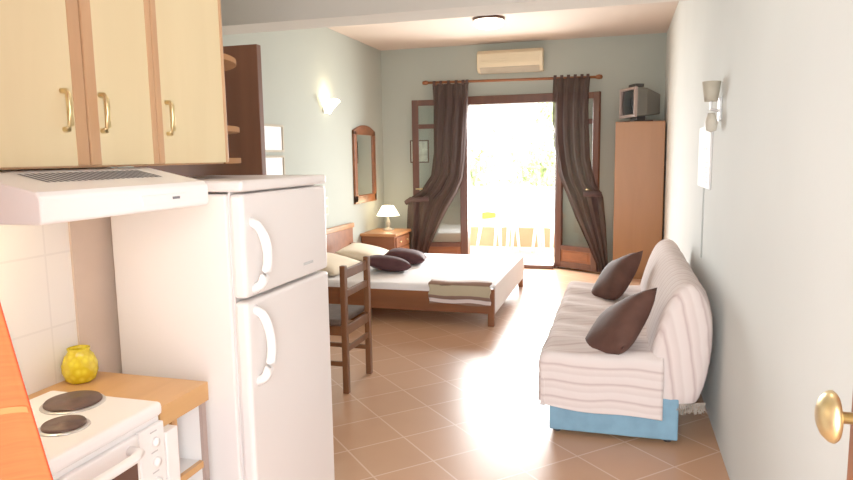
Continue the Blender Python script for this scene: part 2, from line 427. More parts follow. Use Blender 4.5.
def curtain(name, label, Lt, Rt, Yt, zb, tabs, ztie, tie):
    # Lt, Rt, Yt : tables (z -> value) from rod down
    root = thing(name, label, 'curtain', ((tabs[0]+tabs[-1])/2, 8.36, 0))
    def fn(u, v):
        z = 2.36 + (zb - 2.36) * v
        k = -z
        l = interp(Lt, k); r = interp(Rt, k); y = interp(Yt, k)
        x = l + (r - l) * u
        w = abs(r - l)
        a = min(0.024, 0.008 + w * 0.03)
        y += a * math.sin(u * 2*PI * 4.0 + 1.6 * math.sin(v*4)) + 0.004 * math.sin(u * 2*PI*11 + v*4)
        return (x, y, z)
    obj('drape', sheet(nb(), fn, 90, 60), 'sheer', root, smooth=True)
    for x in tabs:
        pts = [(x, 8.36 + 0.024*math.cos(a), 2.372 + 0.03*math.sin(a)) for a in [PI*2*k/12 for k in range(13)]]
        bm = nb(); 
        for i in range(12):
            p, q = pts[i], pts[i+1]
            f = [bm.verts.new(c) for c in ((p[0]-0.018, p[1], p[2]), (p[0]+0.018, p[1], p[2]), (q[0]+0.018, q[1], q[2]), (q[0]-0.018, q[1], q[2]))]
            bm.faces.new(f)
        obj('tab', bm, 'sheer_dark', root, solid=0.002)
    if tie:
        obj('tieback', tube(nb(), tie, 0.024, 10, 1.4), 'sheer_dark', root, smooth=True)
    return root
# k = -z tables
curtain('curtain', 'dark sheer voile curtain swept to the left of the balcony door',
    [(-2.4, -2.34), (-2.1, -2.32), (-1.5, -2.32), (-1.2, -2.36), (-1.0, -2.50), (-0.9, -2.66), (-0.75, -2.68), (-0.3, -2.70), (0, -2.70)],
    [(-2.4, -1.86), (-2.0, -1.87), (-1.4, -1.90), (-1.15, -1.93), (-0.95, -2.02), (-0.75, -2.14), (-0.5, -2.27), (-0.25, -2.38), (0, -2.45)],
    [(-2.4, 8.36), (-2.2, 8.34), (-1.9, 8.31), (-1.0, 8.29), (-0.8, 8.27), (0, 8.28)], 0.04,
    [-2.31, -2.22, -2.12, -2.02, -1.93, -1.88], 0.9,
    [(-2.70, 8.28, 0.84), (-2.62, 8.245, 0.89), (-2.50, 8.235, 0.885), (-2.38, 8.24, 0.90)])
curtain('curtain', 'dark sheer voile curtain swept to the right of the balcony door',
    [(-2.4, -0.80), (-2.0, -0.79), (-1.6, -0.77), (-1.2, -0.70), (-0.95, -0.60), (-0.7, -0.50), (-0.4, -0.36), (-0.15, -0.25), (0, -0.23)],
    [(-2.4, -0.36), (-2.0, -0.37), (-1.4, -0.34), (-1.1, -0.27), (-0.95, -0.18), (-0.6, -0.14), (0, -0.10)],
    [(-2.4, 8.36), (-2.2, 8.20), (-1.8, 8.09), (-1.0, 8.06), (0, 8.04)], 0.04,
    [-0.78, -0.70, -0.62, -0.54, -0.46, -0.39], 0.9,
    [(-0.40, 8.03, 0.97), (-0.30, 8.0, 0.98), (-0.20, 8.02, 0.97)])

# air conditioner
ac = thing('air_conditioner', 'cream split air conditioner mounted high above the balcony door', 'air conditioner', (-1.34, YB, 2.46))
prof = [(YB, 2.475), (YB-0.13, 2.475), (YB-0.185, 2.53), (YB-0.195, 2.70), (YB-0.15, 2.745), (YB, 2.745)]
obj('casing', prism(nb(), prof, 'x', -1.75, -0.93), 'beige_plastic', ac, bevel=0.012)
bm = nb()
for k in range(5): box(bm, -1.70, -0.98, YB-0.201, YB-0.19, 2.585+k*0.024, 2.596+k*0.024)
obj('grille', bm, 'beige_plastic', ac)
obj('louvre', prism(nb(), [(YB-0.115, 2.475), (YB-0.185, 2.535), (YB-0.192, 2.528), (YB-0.12, 2.468)], 'x', -1.71, -0.97), 'taupe_shade', ac)

# ceiling light
cl = thing('ceiling_light', 'lit round flush ceiling light with dark rim', 'ceiling light', (-1.33, 6.95, ZC-0.1))
obj('rim', lathe(nb(), [(0.12, 0), (0.165, 0), (0.17, -0.015), (0.15, -0.028)], (-1.33, 6.95, ZC), 32), 'mahog', cl, smooth=True)
obj('glass_dome', lathe(nb(), [(0.155, -0.022), (0.152, -0.06), (0.125, -0.09), (0.06, -0.105), (0.0, -0.108)], (-1.33, 6.95, ZC), 32), 'ceiling_glass', cl, smooth=True)

# wardrobe, tv
wd = thing('wardrobe', 'tall orange brown wardrobe in the far right corner', 'wardrobe', (0.21, 8.2, 0))
obj('carcass', B(-0.055, 0.48, 7.90, 8.50, 0, 1.80), 'wardrobe', wd, bevel=0.004)
obj('door', B(-0.052, 0.477, 7.878, 7.90, 0.07, 1.79), 'wardrobe', wd, bevel=0.003)

tvx, tvy, tvz = 0.185, 8.14, 1.80
tv = thing('television', 'grey tube television turned sideways on top of the wardrobe', 'television', (tvx, tvy, tvz))
a = math.radians(205)        # facing direction of the screen
TT = Matrix.Translation((tvx, tvy, tvz)) @ Matrix.Rotation(a, 4, 'Z')
def tX(bm): bmesh.ops.transform(bm, matrix=TT, verts=bm.verts); return bm
bm = nb()
A = [(0.10, s*0.195, z) for s, z in ((-1, 0.06), (1, 0.06), (1, 0.385), (-1, 0.385))]
C = [(-0.02, s*0.185, z) for s, z in ((-1, 0.065), (1, 0.065), (1, 0.375), (-1, 0.375))]
D = [(-0.22, s*0.115, z) for s, z in ((-1, 0.085), (1, 0.085), (1, 0.31), (-1, 0.31))]
rs = [[bm.verts.new(p) for p in q] for q in (A, C, D)]
for P, Q in zip(rs, rs[1:]):
    for k in range(4): bm.faces.new((P[k], P[(k+1) % 4], Q[(k+1) % 4], Q[k]))
bm.faces.new(rs[0]); bm.faces.new(rs[2]); bmesh.ops.recalc_face_normals(bm, faces=bm.faces)
obj('casing', tX(bm), 'tv_grey', tv, bevel=0.012)
bm = nb(); box(bm, 0.10, 0.135, -0.20, 0.20, 0.05, 0.085); box(bm, 0.10, 0.135, -0.20, 0.20, 0.36, 0.39); box(bm, 0.10, 0.135, -0.20, -0.165, 0.085, 0.36); box(bm, 0.10, 0.135, 0.165, 0.20, 0.085, 0.36)
obj('bezel', tX(bm), 'tv_bezel', tv, bevel=0.006)
def scr(u, v):
    y = (u-0.5)*0.33; z = 0.085 + v*0.275
    return (0.128 - 0.05*((u-0.5)**2 + (v-0.5)**2), y, z)
obj('screen', tX(sheet(nb(), scr, 8, 8)), 'screen', tv, smooth=True)
bm = nb(); box(bm, -0.13, 0.10, -0.13, 0.13, 0.0, 0.02); box(bm, -0.06, 0.05, -0.08, 0.08, 0.02, 0.07)
obj('stand', tX(bm), 'black', tv, bevel=0.004)
tag(obj('receiver_box', tX(box(nb(), -0.0, 0.11, -0.02, 0.15, 0.3875, 0.425)), 'black', loc=(tvx, tvy, 2.19), bevel=0.005), 'small flat black box lying on top of the television', 'box')

# ------------------------------------------------------------------ bed
bx0, bx1, by0, by1 = -3.03, -1.0, 5.40, 7.20
bd = thing('bed', 'low double bed with reddish wooden frame and headboard', 'bed', (-2.0, 6.3, 0))
bm = nb(); box(bm, bx0, bx1-0.03, by0, by0+0.03, 0.11, 0.285)
obj('side_rail', bm, 'bed_wood', bd, bevel=0.006)
obj('side_rail', B(bx0, bx1-0.03, by1-0.03, by1, 0.11, 0.285), 'bed_wood', bd, bevel=0.006)
obj('foot_rail', B(bx1-0.06, bx1-0.035, by0+0.03, by1-0.03, 0.11, 0.22), 'bed_wood', bd, bevel=0.006)
for y in (by0+0.0, by1-0.055):
    obj('leg', B(bx1-0.05, bx1+0.005, y, y+0.055, 0, 0.325), 'bed_wood', bd, bevel=0.006)
    obj('leg', B(bx0-0.02, bx0+0.04, y, y+0.055, 0, 0.45), 'bed_wood', bd, bevel=0.006)
obj('slat_base', B(bx0+0.03, bx1-0.04, by0+0.03, by1-0.03, 0.2, 0.225), 'bed_wood', bd)
obj('glare_sheet', B(bx1-0.02, bx1+0.008, by0+0.06, by1+0.012, 0.10, 0.35), 'white_sheet', bd, bevel=0.01, seg=3)  # added over the foot rail, its white stands in for floor glare
hb = obj('headboard', B(bx0-0.05, bx0-0.005, by0-0.02, by1+0.06, 0.15, 0.62), 'bed_wood', bd, bevel=0.008)
obj('top_rail', B(bx0-0.055, bx0+0.012, by0-0.03, by1+0.07, 0.62, 0.675), 'desk_wood', hb, bevel=0.01)
obj('mattress', B(bx0+0.01, bx1-0.02, by0+0.012, by1-0.012, 0.226, 0.345), 'white_sheet', bd, bevel=0.03, seg=4, smooth=True)

def Mx(loc, rx=0, ry=0, rz=0):
    return Matrix.Translation(loc) @ Euler((rx, ry, rz)).to_matrix().to_4x4()
tag(obj('pillow', cushion_bm(0.48, 0.72, 0.13, Mx((-2.62, 6.58, 0.425), 0, math.radians(12), math.radians(8))), 'beige_pillow', loc=(-2.68, 6.62, 0.34), smooth=True), 'cream bed pillow lying at the far side of the headboard', 'pillow', 'cream pillows on the bed')
tag(obj('pillow', cushion_bm(0.46, 0.68, 0.13, Mx((-2.70, 5.84, 0.42), 0, math.radians(12), math.radians(-4))), 'beige_pillow', loc=(-2.70, 5.84, 0.34), smooth=True), 'cream bed pillow nearest the dining chair and refrigerator', 'pillow', 'cream pillows on the bed')
tag(obj('cushion', cushion_bm(0.44, 0.44, 0.15, Mx((-2.14, 5.95, 0.425), math.radians(-8), math.radians(10), math.radians(24))), 'maroon_cushion', loc=(-2.22, 5.95, 0.34), smooth=True), 'dark maroon cushion lying on the bed, the nearer one', 'cushion', 'dark cushions on the bed')
tag(obj('cushion', cushion_bm(0.42, 0.44, 0.15, Mx((-2.10, 6.42, 0.425), math.radians(-4), math.radians(8), math.radians(12))), 'maroon_cushion', loc=(-2.30, 6.42, 0.34), smooth=True), 'dark maroon cushion lying on the bed, the farther one', 'cushion', 'dark cushions on the bed')

# folded blanket over the foot of the bed
def blank(u, v):
    x = -1.56 + u * 0.535 + 0.006*math.sin(v*17)
    s = v * 0.27
    if s < 0.16: z = 0.185 + s + 0.006*math.sin(u*6); y = by0 - 0.016 - 0.008*math.sin(u*9+2)*(1-s/0.16)
    elif s < 0.20:
        k = (s-0.16)/0.04*PI/2; y = by0 - 0.016 + 0.03*(1-math.cos(k)); z = 0.345 + 0.018*math.sin(k)
    else: y = by0 + 0.014 + (s-0.20); z = 0.363 + 0.005*math.sin(u*7+s*9) + 0.004*math.sin(s*31)
    return (x, y, z)
tag(obj('blanket', sheet(nb(), blank, 24, 50), 'blanket', loc=(-1.3, 5.6, 0.35), smooth=True, solid=0.014), 'folded beige and brown striped blanket over the bed foot', 'blanket')

# low chest of drawers beside the bed, lamp
ns = thing('chest_of_drawers', 'low orange brown chest of drawers in the left corner under the mirror', 'chest of drawers', (-2.85, 8.0, 0))
obj('carcass', B(XL+0.01, -2.64, 7.62, 8.19, 0.0, 0.47), 'bed_wood', ns, bevel=0.005)
obj('top', B(XL+0.005, -2.61, 7.59, 8.21, 0.47, 0.505), 'desk_wood', ns, bevel=0.006)
for k, (z0, z1) in enumerate(((0.05, 0.17), (0.185, 0.31), (0.325, 0.45))):
    dr = obj('drawer', B(-2.64, -2.622, 7.65, 8.16, z0, z1), 'bed_wood', ns, bevel=0.004)
    for y in (7.77, 8.04):
        obj('knob', lathe(nb(), [(0.0, 0.025), (0.013, 0.02), (0.014, 0.012), (0.006, 0.0)], (-2.622, y, (z0+z1)/2), 10, 'x'), 'brass', dr, smooth=True)
lp = (-2.86, 8.02, 0.505)
tl = thing('table_lamp', 'small lit table lamp with white shade on the chest of drawers', 'lamp', lp)
obj('base', lathe(nb(), [(0.0, 0), (0.075, 0), (0.075, 0.012), (0.03, 0.025), (0.018, 0.05), (0.03, 0.085), (0.022, 0.12), (0.01, 0.15), (0.01, 0.22), (0.0, 0.22)], lp, 20), 'taupe_shade', tl, smooth=True)
obj('lamp_shade', lathe(nb(), [(0.150, 0.19), (0.075, 0.315)], lp, 28), 'lamp_shade', tl, smooth=True, solid=0.003)

# mirror
def arch(y0, y1, z0, z1, h, n=12):
    p = [(y0, z0), (y1, z0), (y1, z1)]
    for k in range(1, n): 
        t = k/n; p.append((y1 + (y0-y1)*t, z1 + h*math.sin(PI*t)))
    p.append((y0, z1)); return p
mr = thing('wall_mirror', 'tall wall mirror with arched brown wooden frame', 'mirror', (XL, 7.79, 0.88))
bm = nb()
box(bm, XL, XL+0.03, 7.44, 7.52, 0.90, 1.76); box(bm, XL, XL+0.03, 8.08, 8.16, 0.90, 1.76)
box(bm, XL, XL+0.03, 7.44, 8.16, 0.88, 0.98)
prism(bm, arch(7.44, 8.16, 1.72, 1.77, 0.07), 'x', XL, XL+0.03)
obj('frame', bm, 'bed_wood', mr, bevel=0.004)
obj('mirror_glass', B(XL+0.004, XL+0.012, 7.5, 8.1, 0.96, 1.74), 'mirror', mr)

# lit sconce on the left wall
sx, sy, sz = XL, 6.70, 2.0
sc_ = thing('wall_sconce', 'lit white glass shell sconce on the left wall', 'wall lamp', (sx, sy, sz))
obj('back_plate', B(sx, sx+0.02, sy-0.06, sy+0.06, sz-0.07, sz+0.03), 'steel', sc_, bevel=0.006)
def shell(u, v):
    th = PI * u
    r = 0.05 + 0.13 * v
    return (sx + 0.02 + math.sin(th) * r * 0.8, sy - math.cos(th) * r, sz - 0.08 + 0.15 * v**0.8 + 0.03*math.cos(th*2)*v)
obj('glass_shade', sheet(nb(), shell, 24, 8), 'sconce_glass', sc_, smooth=True, solid=0.005)

# pictures on the left wall, picture on the back wall, socket
def picture_left(y0, y1, z0, z1, label, group=None):
    p = thing('framed_picture', label, 'picture', (XL, (y0+y1)/2, z0), group)
    bm = nb(); w = 0.02
    box(bm, XL, XL+0.018, y0, y1, z0, z0+w); box(bm, XL, XL+0.018, y0, y1, z1-w, z1); box(bm, XL, XL+0.018, y0, y0+w, z0+w, z1-w); box(bm, XL, XL+0.018, y1-w, y1, z0+w, z1-w)
    obj('frame', bm, 'taupe_shade', p)
    obj('print', B(XL, XL+0.008, y0+w, y1-w, z0+w, z1-w), 'paper', p)
    return p
picture_left(5.30, 5.72, 1.505, 1.76, 'white framed picture on the left wall, upper of two', 'pictures on the left wall')
picture_left(5.30, 5.72, 1.22, 1.475, 'white framed picture on the left wall, lower of two', 'pictures on the left wall')
p = thing('framed_picture', 'framed sketch on the back wall seen through the left door leaf', 'picture', (-2.57, YB, 1.35))
bm = nb(); X0, X1, Z0, Z1, w = -2.70, -2.44, 1.36, 1.66, 0.016
box(bm, X0, X1, YB-0.018, YB, Z0, Z0+w); box(bm, X0, X1, YB-0.018, YB, Z1-w, Z1); box(bm, X0, X0+w, YB-0.018, YB, Z0+w, Z1-w); box(bm, X1-w, X1, YB-0.018, YB, Z0+w, Z1-w)
obj('frame', bm, 'mahog', p); obj('print', B(X0+w, X1-w, YB-0.008, YB, Z0+w, Z1-w), 'sketch_print', p)
p = thing('wall_socket', 'double grey wall switch plate on the left wall above the headboard', 'switch', (XL, 6.62, 0.82))
obj('plate', B(XL, XL+0.012, 6.57, 6.68, 0.82, 1.02), 'beige_plastic', p, bevel=0.003)
for z in (0.84, 0.93): obj('rocker', B(XL+0.012, XL+0.018, 6.59, 6.66, z, z+0.07), 'taupe_shade', p, bevel=0.002)

# ------------------------------------------------------------------ dining chair (backrest plane along y)
ch = thing('dining_chair', 'brown wooden dining chair with grey seat behind the refrigerator', 'chair', (-1.78, 3.81, 0))
cy0, cy1, cxb = 3.635, 4.02, -1.592
for y in (cy0, cy1):
    bm = nb(); tube(bm, [(cxb-0.01, y, 0), (cxb-0.01, y, 0.42), (cxb+0.012, y, 0.80)], 0.019, 4)
    obj('leg', B(cxb-0.019, cxb+0.019, y-0.018, y+0.018, 0, 0.80), 'chair_wood', ch, bevel=0.005); bm.free()
for y in (cy0, cy1):
    obj('leg', B(cxb-0.40, cxb-0.362, y-0.018, y+0.018, 0, 0.425), 'chair_wood', ch, bevel=0.005)
obj('backrest', B(cxb-0.01, cxb+0.01, cy0+0.018, cy1-0.018, 0.715, 0.775), 'chair_wood', ch, bevel=0.005)
obj('backrest', B(cxb-0.01, cxb+0.01, cy0+0.018, cy1-0.018, 0.60, 0.645), 'chair_wood', ch, bevel=0.005)
bm = nb()
box(bm, cxb-0.36, cxb-0.019, cy0-0.012, cy0+0.012, 0.365, 0.425); box(bm, cxb-0.36, cxb-0.019, cy1-0.012, cy1+0.012, 0.365, 0.425)
box(bm, cxb-0.012, cxb+0.012, cy0+0.018, cy1-0.018, 0.365, 0.425); box(bm, cxb-0.393, cxb-0.369, cy0+0.018, cy1-0.018, 0.365, 0.425)
obj('seat_frame', bm, 'chair_wood', ch, bevel=0.003)
obj('seat', B(cxb-0.41, cxb-0.02, cy0-0.02, cy1+0.02, 0.426, 0.465), 'seat_pad', ch, bevel=0.015, seg=3)
for y in (cy0, cy1):
    obj('stretcher', B(cxb-0.362, cxb-0.019, y-0.009, y+0.009, 0.17, 0.20), 'chair_wood', ch, bevel=0.003)
obj('stretcher', B(cxb-0.009, cxb+0.009, cy0+0.018, cy1-0.018, 0.255, 0.29), 'chair_wood', ch, bevel=0.003)

# ------------------------------------------------------------------ sofa bed
SY0, SY1 = 3.36, 5.22
sf = thing('sofa_bed', 'sofa bed with pinkish white striped cover and blue base along the right wall', 'sofa', (0.0, 4.3, 0))
obj('base', B(-0.325, 0.305, SY0-0.02, SY1, 0.025, 0.24), 'blue_base', sf, bevel=0.008)
for x, y in ((-0.29, SY0+0.04), (0.26, SY0+0.04), (-0.29, SY1-0.04), (0.26, SY1-0.04)):
    obj('foot', lathe(nb(), [(0.02, 0), (0.02, 0.03)], (x, y, 0), 12), 'black', sf)
def seat_fn(u, v):
    # u around front drape -> top -> rear ; v along y with near end drape
    L_front = 0.24; L_top = 0.60; R = 0.05
    s = u * (L_front + L_top)
    yl = SY1 - SY0
    e = 0.27
    t = -e + v * (yl + e)
    if s < L_front: x = -0.372 - 0.012*math.sin(t*7) ; z = 0.20 + s
    else: x = -0.372 + (s - L_front); z = 0.44
    # rounded front shoulder
    if s >= L_front-0.05 and s < L_front + 0.05:
        k = (s - (L_front-0.05)) / 0.1 * PI/2
        x = -0.372 + 0.05*(1-math.cos(k)); z = 0.39 + 0.05*math.sin(k)
    if t < 0:
        drop = -t
        yy = SY0 - 0.015 - 0.02*min(1, drop/0.05)
        k = min(1, drop/0.05)
        lo = 0.165 + 0.008*math.sin(x*9) - (x+0.37)*0.06
        zz = z - 0.02*k - max(0, drop-0.03)*1.0*(z-lo)/(0.24)
        z = max(zz, min(z, lo))
        z = z if z > lo else lo
        yy += 0.004*math.sin(x*17 + drop*6)*k
        if s < L_front-0.05: x += 0.012*k
    else:
        yy = SY0 + t
        z += 0.010*math.sin(t*9+x*4) * (1 if s > L_front else 0) + 0.006*math.sin(t*23+x*11)
    return (x, yy - 0.0, z)
st = obj('seat_cover', sheet(nb(), seat_fn, 48, 110), 'cover_seat', sf, smooth=True, solid=0.02)
obj('seat_mattress', B(-0.34, 0.2, SY0+0.01, SY1-0.02, 0.245, 0.41), 'cover_seat', sf, bevel=0.03)
# backrest as rounded slab lofted along y
bp = [(0.145, 0.24), (0.155, 0.42), (0.195, 0.60), (0.245, 0.735), (0.285, 0.80), (0.335, 0.825), (0.385, 0.81), (0.425, 0.76), (0.452, 0.66), (0.455, 0.50), (0.44, 0.36), (0.40, 0.22), (0.36, 0.17), (0.25, 0.155), (0.16, 0.17)]
bm = nb(); NB = 40; rings = []
cxm, czm = 0.31, 0.5
for j in range(NB + 1):
    v = j / NB; y = SY0 - 0.03 + v * (SY1 - SY0 + 0.01)
    e = min(v, 1 - v) * NB
    k = 1 - 0.09 * max(0, 1 - e/2.0)**2
    ring = []
    for i, (x, z) in enumerate(bp):
        wob = 0.007 * math.sin(y*13 + i*1.7) + 0.005*math.sin(y*29 + i)
        xx = cxm + (x-cxm)*k + wob*0.6; zz = czm + (z-czm)*k + wob
        ring.append(bm.verts.new((min(xx, 0.485), y, zz)))
    rings.append(ring)
n = len(bp)
for A_, B_ in zip(rings, rings[1:]):
    for i in range(n): bm.faces.new((A_[i], A_[(i+1) % n], B_[(i+1) % n], B_[i]))
bm.faces.new(rings[0]); bm.faces.new(rings[-1][::-1])
bmesh.ops.recalc_face_normals(bm, faces=bm.faces)
bk = obj('backrest_cover', bm, 'cover_back', sf, smooth=True, subsurf=1)
bm = nb()
for k in range(46):
    x = 0.30 + k*0.0028; z = 0.185 + 0.0004*k
    tube(bm, [(x, SY0-0.01, z+0.03), (x+random.uniform(-.008, .008), SY0-0.02, z+0.005), (x+random.uniform(-.012, .012), SY0-0.012, z-0.012-random.random()*0.015)], 0.0025, 4)
obj('fringe', bm, 'fringe', bk)

tag(obj('cushion', cushion_bm(0.44, 0.44, 0.17, Mx((-0.005, 3.54, 0.525), math.radians(40), math.radians(-30), math.radians(-50))), 'brown_cushion', loc=(-0.0, 3.75, 0.45), smooth=True), 'brown square cushion leaning on the near end of the sofa', 'cushion', 'brown cushions on the sofa')
tag(obj('cushion', cushion_bm(0.42, 0.42, 0.16, Mx((-0.02, 4.82, 0.555), math.radians(50), math.radians(-20), math.radians(-60))), 'brown_cushion', loc=(0.0, 4.8, 0.45), smooth=True), 'brown square cushion at the far end of the sofa', 'cushion', 'brown cushions on the sofa')

# ------------------------------------------------------------------ right wall objects
p = thing('wall_notice', 'narrow white panel hung on the right wall above the sofa', 'notice', (XR, 4.33, 1.23))
obj('board', B(XR-0.012, XR, 4.06, 4.62, 1.235, 1.60), 'paper', p, bevel=0.002)
bm = nb()
for k in range(5): box(bm, XR-0.0135, XR-0.0115, 4.14, 4.22 + 0.05*((k*7) % 4), 1.27 + k*0.028, 1.278 + k*0.028)
box(bm, XR-0.0135, XR-0.0115, 4.2, 4.36, 1.46, 1.475)
obj('faint_print', bm, 'grey_print', p)
p = thing('wall_lamp', 'unlit slim wall lamp with taupe shade on the right wall', 'wall lamp', (XR, 3.78, 1.55))
obj('lamp_shade', lathe(nb(), [(0.032, 0.16), (0.045, 0.26)], (XR-0.05, 3.78, 1.55), 20), 'taupe_shade', p, smooth=True, solid=0.003)
bm = nb(); box(bm, XR-0.012, XR, 3.745, 3.815, 1.61, 1.73); tube(bm, [(XR-0.01, 3.78, 1.66), (XR-0.05, 3.78, 1.67), (XR-0.05, 3.78, 1.73)], 0.008, 8)
obj('bracket', bm, 'steel', p, bevel=0.003)
obj('lower_glass', lathe(nb(), [(0.018, 0.10), (0.032, 0.05), (0.026, 0.01), (0.0, 0.0)], (XR-0.045, 3.78, 1.55), 18), 'cream_shade', p, smooth=True)
tag(obj('wall_cable', tube(nb(), [(XR-0.004, 4.36, 1.24), (XR-0.004, 4.36, 0.80)], 0.006, 6), 'wall_right', loc=(XR, 4.36, 0.8)), 'thin white cable running down the right wall below the panel', 'cable')

# entrance door with brass knob -----------------------------------------
d2 = thing('door_2', 'brown entrance door leaf open at the right edge', 'door', (0.33, 0.28, 0), kind='structure')
obj('door_leaf', B(0.325, 0.365, 0.27, 1.04, 0.01, 2.08), 'bed_wood', d2, bevel=0.004)
kz, ky = 1.095, 0.965
kn = obj('door_knob', lathe(nb(), [(0.0, -0.063), (0.014, -0.062), (0.026, -0.057), (0.034, -0.049), (0.0355, -0.044), (0.032, -0.040), (0.018, -0.038), (0.008, -0.036), (0.008, 0.0)], (0.325, ky, kz), 28, 'x'), 'brass', d2, smooth=True)
obj('rosette', lathe(nb(), [(0.024, 0.0), (0.024, -0.005), (0.012, -0.008), (0.0, -0.008)], (0.325, ky, kz), 24, 'x'), 'brass', kn, smooth=True)

# open bathroom door behind the refrigerator
d3 = thing('door_3', 'dark brown door standing open behind the kitchen cabinets', 'door', (-2.48, 2.95, 0), kind='structure')
obj('door_leaf', B(-2.46, -1.70, 2.93, 2.97, 0.01, 2.0), 'dark_door', d3, bevel=0.003)
obj('handle', tube(nb(), [(-1.77, 2.93, 1.0), (-1.77, 2.89, 1.0), (-1.88, 2.885, 1.0)], 0.009, 8), 'brass', d3, smooth=True)

# ------------------------------------------------------------------ kitchen: wall cupboards
CX = -1.15
ku = thing('wall_cabinet', 'row of pale maple kitchen wall cabinets above the hood', 'cabinet', (KX, 1.2, 1.43))
obj('carcass', B(KX, CX-0.02, 0.62, 1.79, 1.435, 2.2), 'cherry_edge', ku, bevel=0.002)
def cdoor(y0, y1, l, r, hy):
    z0, z1 = 1.440, 2.2
    dr = obj('door', B(CX-0.02, CX-0.002, y0+l, y1-r, z0, z1), 'maple', ku)
    if l: obj('edge_strip', B(CX-0.02, CX, y0+0.001, y0+l, z0, z1), 'cherry_edge', dr, bevel=0.003)
    if r: obj('edge_strip', B(CX-0.02, CX, y1-r, y1-0.001, z0, z1), 'cherry_edge', dr, bevel=0.003)
    if hy:
        hz0, hz1 = 1.518, 1.600
        pts = [(CX-0.004, hy, hz0), (CX+0.010, hy, hz0+0.001), (CX+0.016, hy, hz0+0.008), (CX+0.017, hy, (hz0+hz1)/2), (CX+0.016, hy, hz1-0.008), (CX+0.010, hy, hz1-0.001), (CX-0.004, hy, hz1)]
        obj('handle', tube(nb(), pts, 0.0065, 8), 'brass', dr, smooth=True)
cdoor(0.625, 0.93, 0.03, 0.03, None)
cdoor(0.932, 1.233, 0.03, 0.035, 1.168)
cdoor(1.236, 1.468, 0.033, 0.020, 1.277)
cdoor(1.470, 1.79, 0.022, 0.016, 1.510)
# rounded end shelves
for k, z in enumerate((1.435, 1.535, 1.752)):
    poly = [(KX+0.002, 1.792)] + [(KX + 0.315*math.cos(t), 1.792 + 0.31*math.sin(t)) for t in [PI/2*i/14 for i in range(15)]]
    obj('end_shelf', prism(nb(), poly, 'z', z, z+0.018), 'shelf_edge', ku, bevel=0.002)
tag(obj('cup', lathe(nb(), [(0.0, 0), (0.02, 0), (0.026, 0.05), (0.022, 0.05), (0.018, 0.006), (0, 0.006)], (-1.27, 1.865, 1.4535), 16), 'white_plastic', loc=(-1.27, 1.865, 1.4535), smooth=True), 'tiny white cup on the lowest rounded end shelf', 'cup')

# hood
hd = thing('range_hood', 'white slim range hood under the wall cabinets', 'range hood', (-1.24, 1.2, 1.32))
HY0, HY1 = 0.945, 1.455
poly = [(KX+0.001, 1.335), (-1.005, 1.335), (-1.0, 1.34), (-1.0, 1.385), (-1.01, 1.395), (-1.18, 1.432), (KX+0.001, 1.432)]
obj('body', prism(nb(), poly, 'y', HY0, HY1), 'hood_white', hd, bevel=0.006)
def onslope(s): return (-1.02 - s, 1.3972 + s * (0.037/0.17))
bm = nb()
for k in range(22):
    y = 1.035 + k*0.0158
    a0, b0 = onslope(0.052); a1, b1 = onslope(0.128)
    v = [bm.verts.new(q) for q in ((a0, y, b0+0.0012), (a0, y+0.0085, b0+0.0012), (a1, y+0.0085, b1+0.0012), (a1, y, b1+0.0012))]
    bm.faces.new(v)
obj('vent_grille', bm, 'slot', hd)
obj('switch', B(-1.0, -0.996, 1.31, 1.335, 1.359, 1.365), 'slot', hd)
obj('slider_panel', B(-1.0, -0.9975, 1.21, 1.36, 1.350, 1.372), 'white_plastic', hd, bevel=0.001)
obj('lamp_lens', B(-1.40, -1.28, 0.99, 1.13, 1.329, 1.336), 'hood_lens', hd, bevel=0.003)

# worktop, shelf unit, stove
ct = thing('worktop', 'honey beech worktop between the stove and refrigerator', 'worktop', (-1.27, 0.9, 0.79))
bm = nb(); box(bm, KX+0.001, -1.078, 1.315, 1.515, 0.79, 0.842); box(bm, KX+0.001, -1.405, 0.27, 1.315, 0.79, 0.842); box(bm, -1.405, -1.06, 0.27, 0.77, 0.79, 0.842)
obj('top', bm, 'beech_top', ct, bevel=0.0)
su = thing('shelf_unit', 'narrow open white shelf unit with beech edges under the worktop', 'shelf unit', (-1.27, 1.45, 0))
bm = nb(); box(bm, KX+0.001, -1.10, 1.375, 1.39, 0, 0.79); box(bm, KX+0.001, -1.10, 1.5, 1.515, 0, 0.79); box(bm, KX+0.001, KX+0.02, 1.39, 1.50, 0, 0.79)
obj('carcass', bm, 'white', su)
bm = nb(); box(bm, -1.10, -1.09, 1.372, 1.392, 0, 0.789); 
obj('edge_strip', bm, 'beech_top', su)
obj('edge_strip', B(-1.10, -1.09, 1.498, 1.516, 0, 0.789), 'tv_bezel', su)
for z in (0.60, 0.32, 0.06):
    s_ = obj('shelf', B(KX+0.02, -1.108, 1.39, 1.50, z, z+0.016), 'white', su)
    obj('edge_strip', B(-1.108, -1.095, 1.39, 1.50, z-0.001, z+0.018), 'beech_top', s_)

so = thing('stove', 'white electric stove with two dark hotplates and oven', 'stove', (-1.2, 1.04, 0))
TZ = 0.872; TY0, TY1, TX0, TX1 = 0.78, 1.295, -1.385, -1.05
obj('body', B(TX0, TX1-0.012, TY0+0.004, TY1-0.004, 0.03, TZ-0.035), 'white', so, bevel=0.004)
obj('hob', B(TX0, TX1, TY0, TY1, TZ-0.035, TZ), 'white', so, bevel=0.012, seg=3)
for x, y, r in ((-1.25, 1.225, 0.064), (-1.158, 1.105, 0.045), (-1.26, 0.94, 0.055)):
    hp = obj('hotplate', lathe(nb(), [(0, 0.012), (r*0.25, 0.012), (r*0.3, 0.010), (r*0.95, 0.011), (r, 0.007), (r, 0)], (x, y, TZ), 40), 'hotplate', so, smooth=True)
    obj('steel_ring', lathe(nb(), [(r, 0.004), (r+0.006, 0.003), (r+0.008, 0.0)], (x, y, TZ), 40), 'steel', hp, smooth=True)
dY1 = 1.20
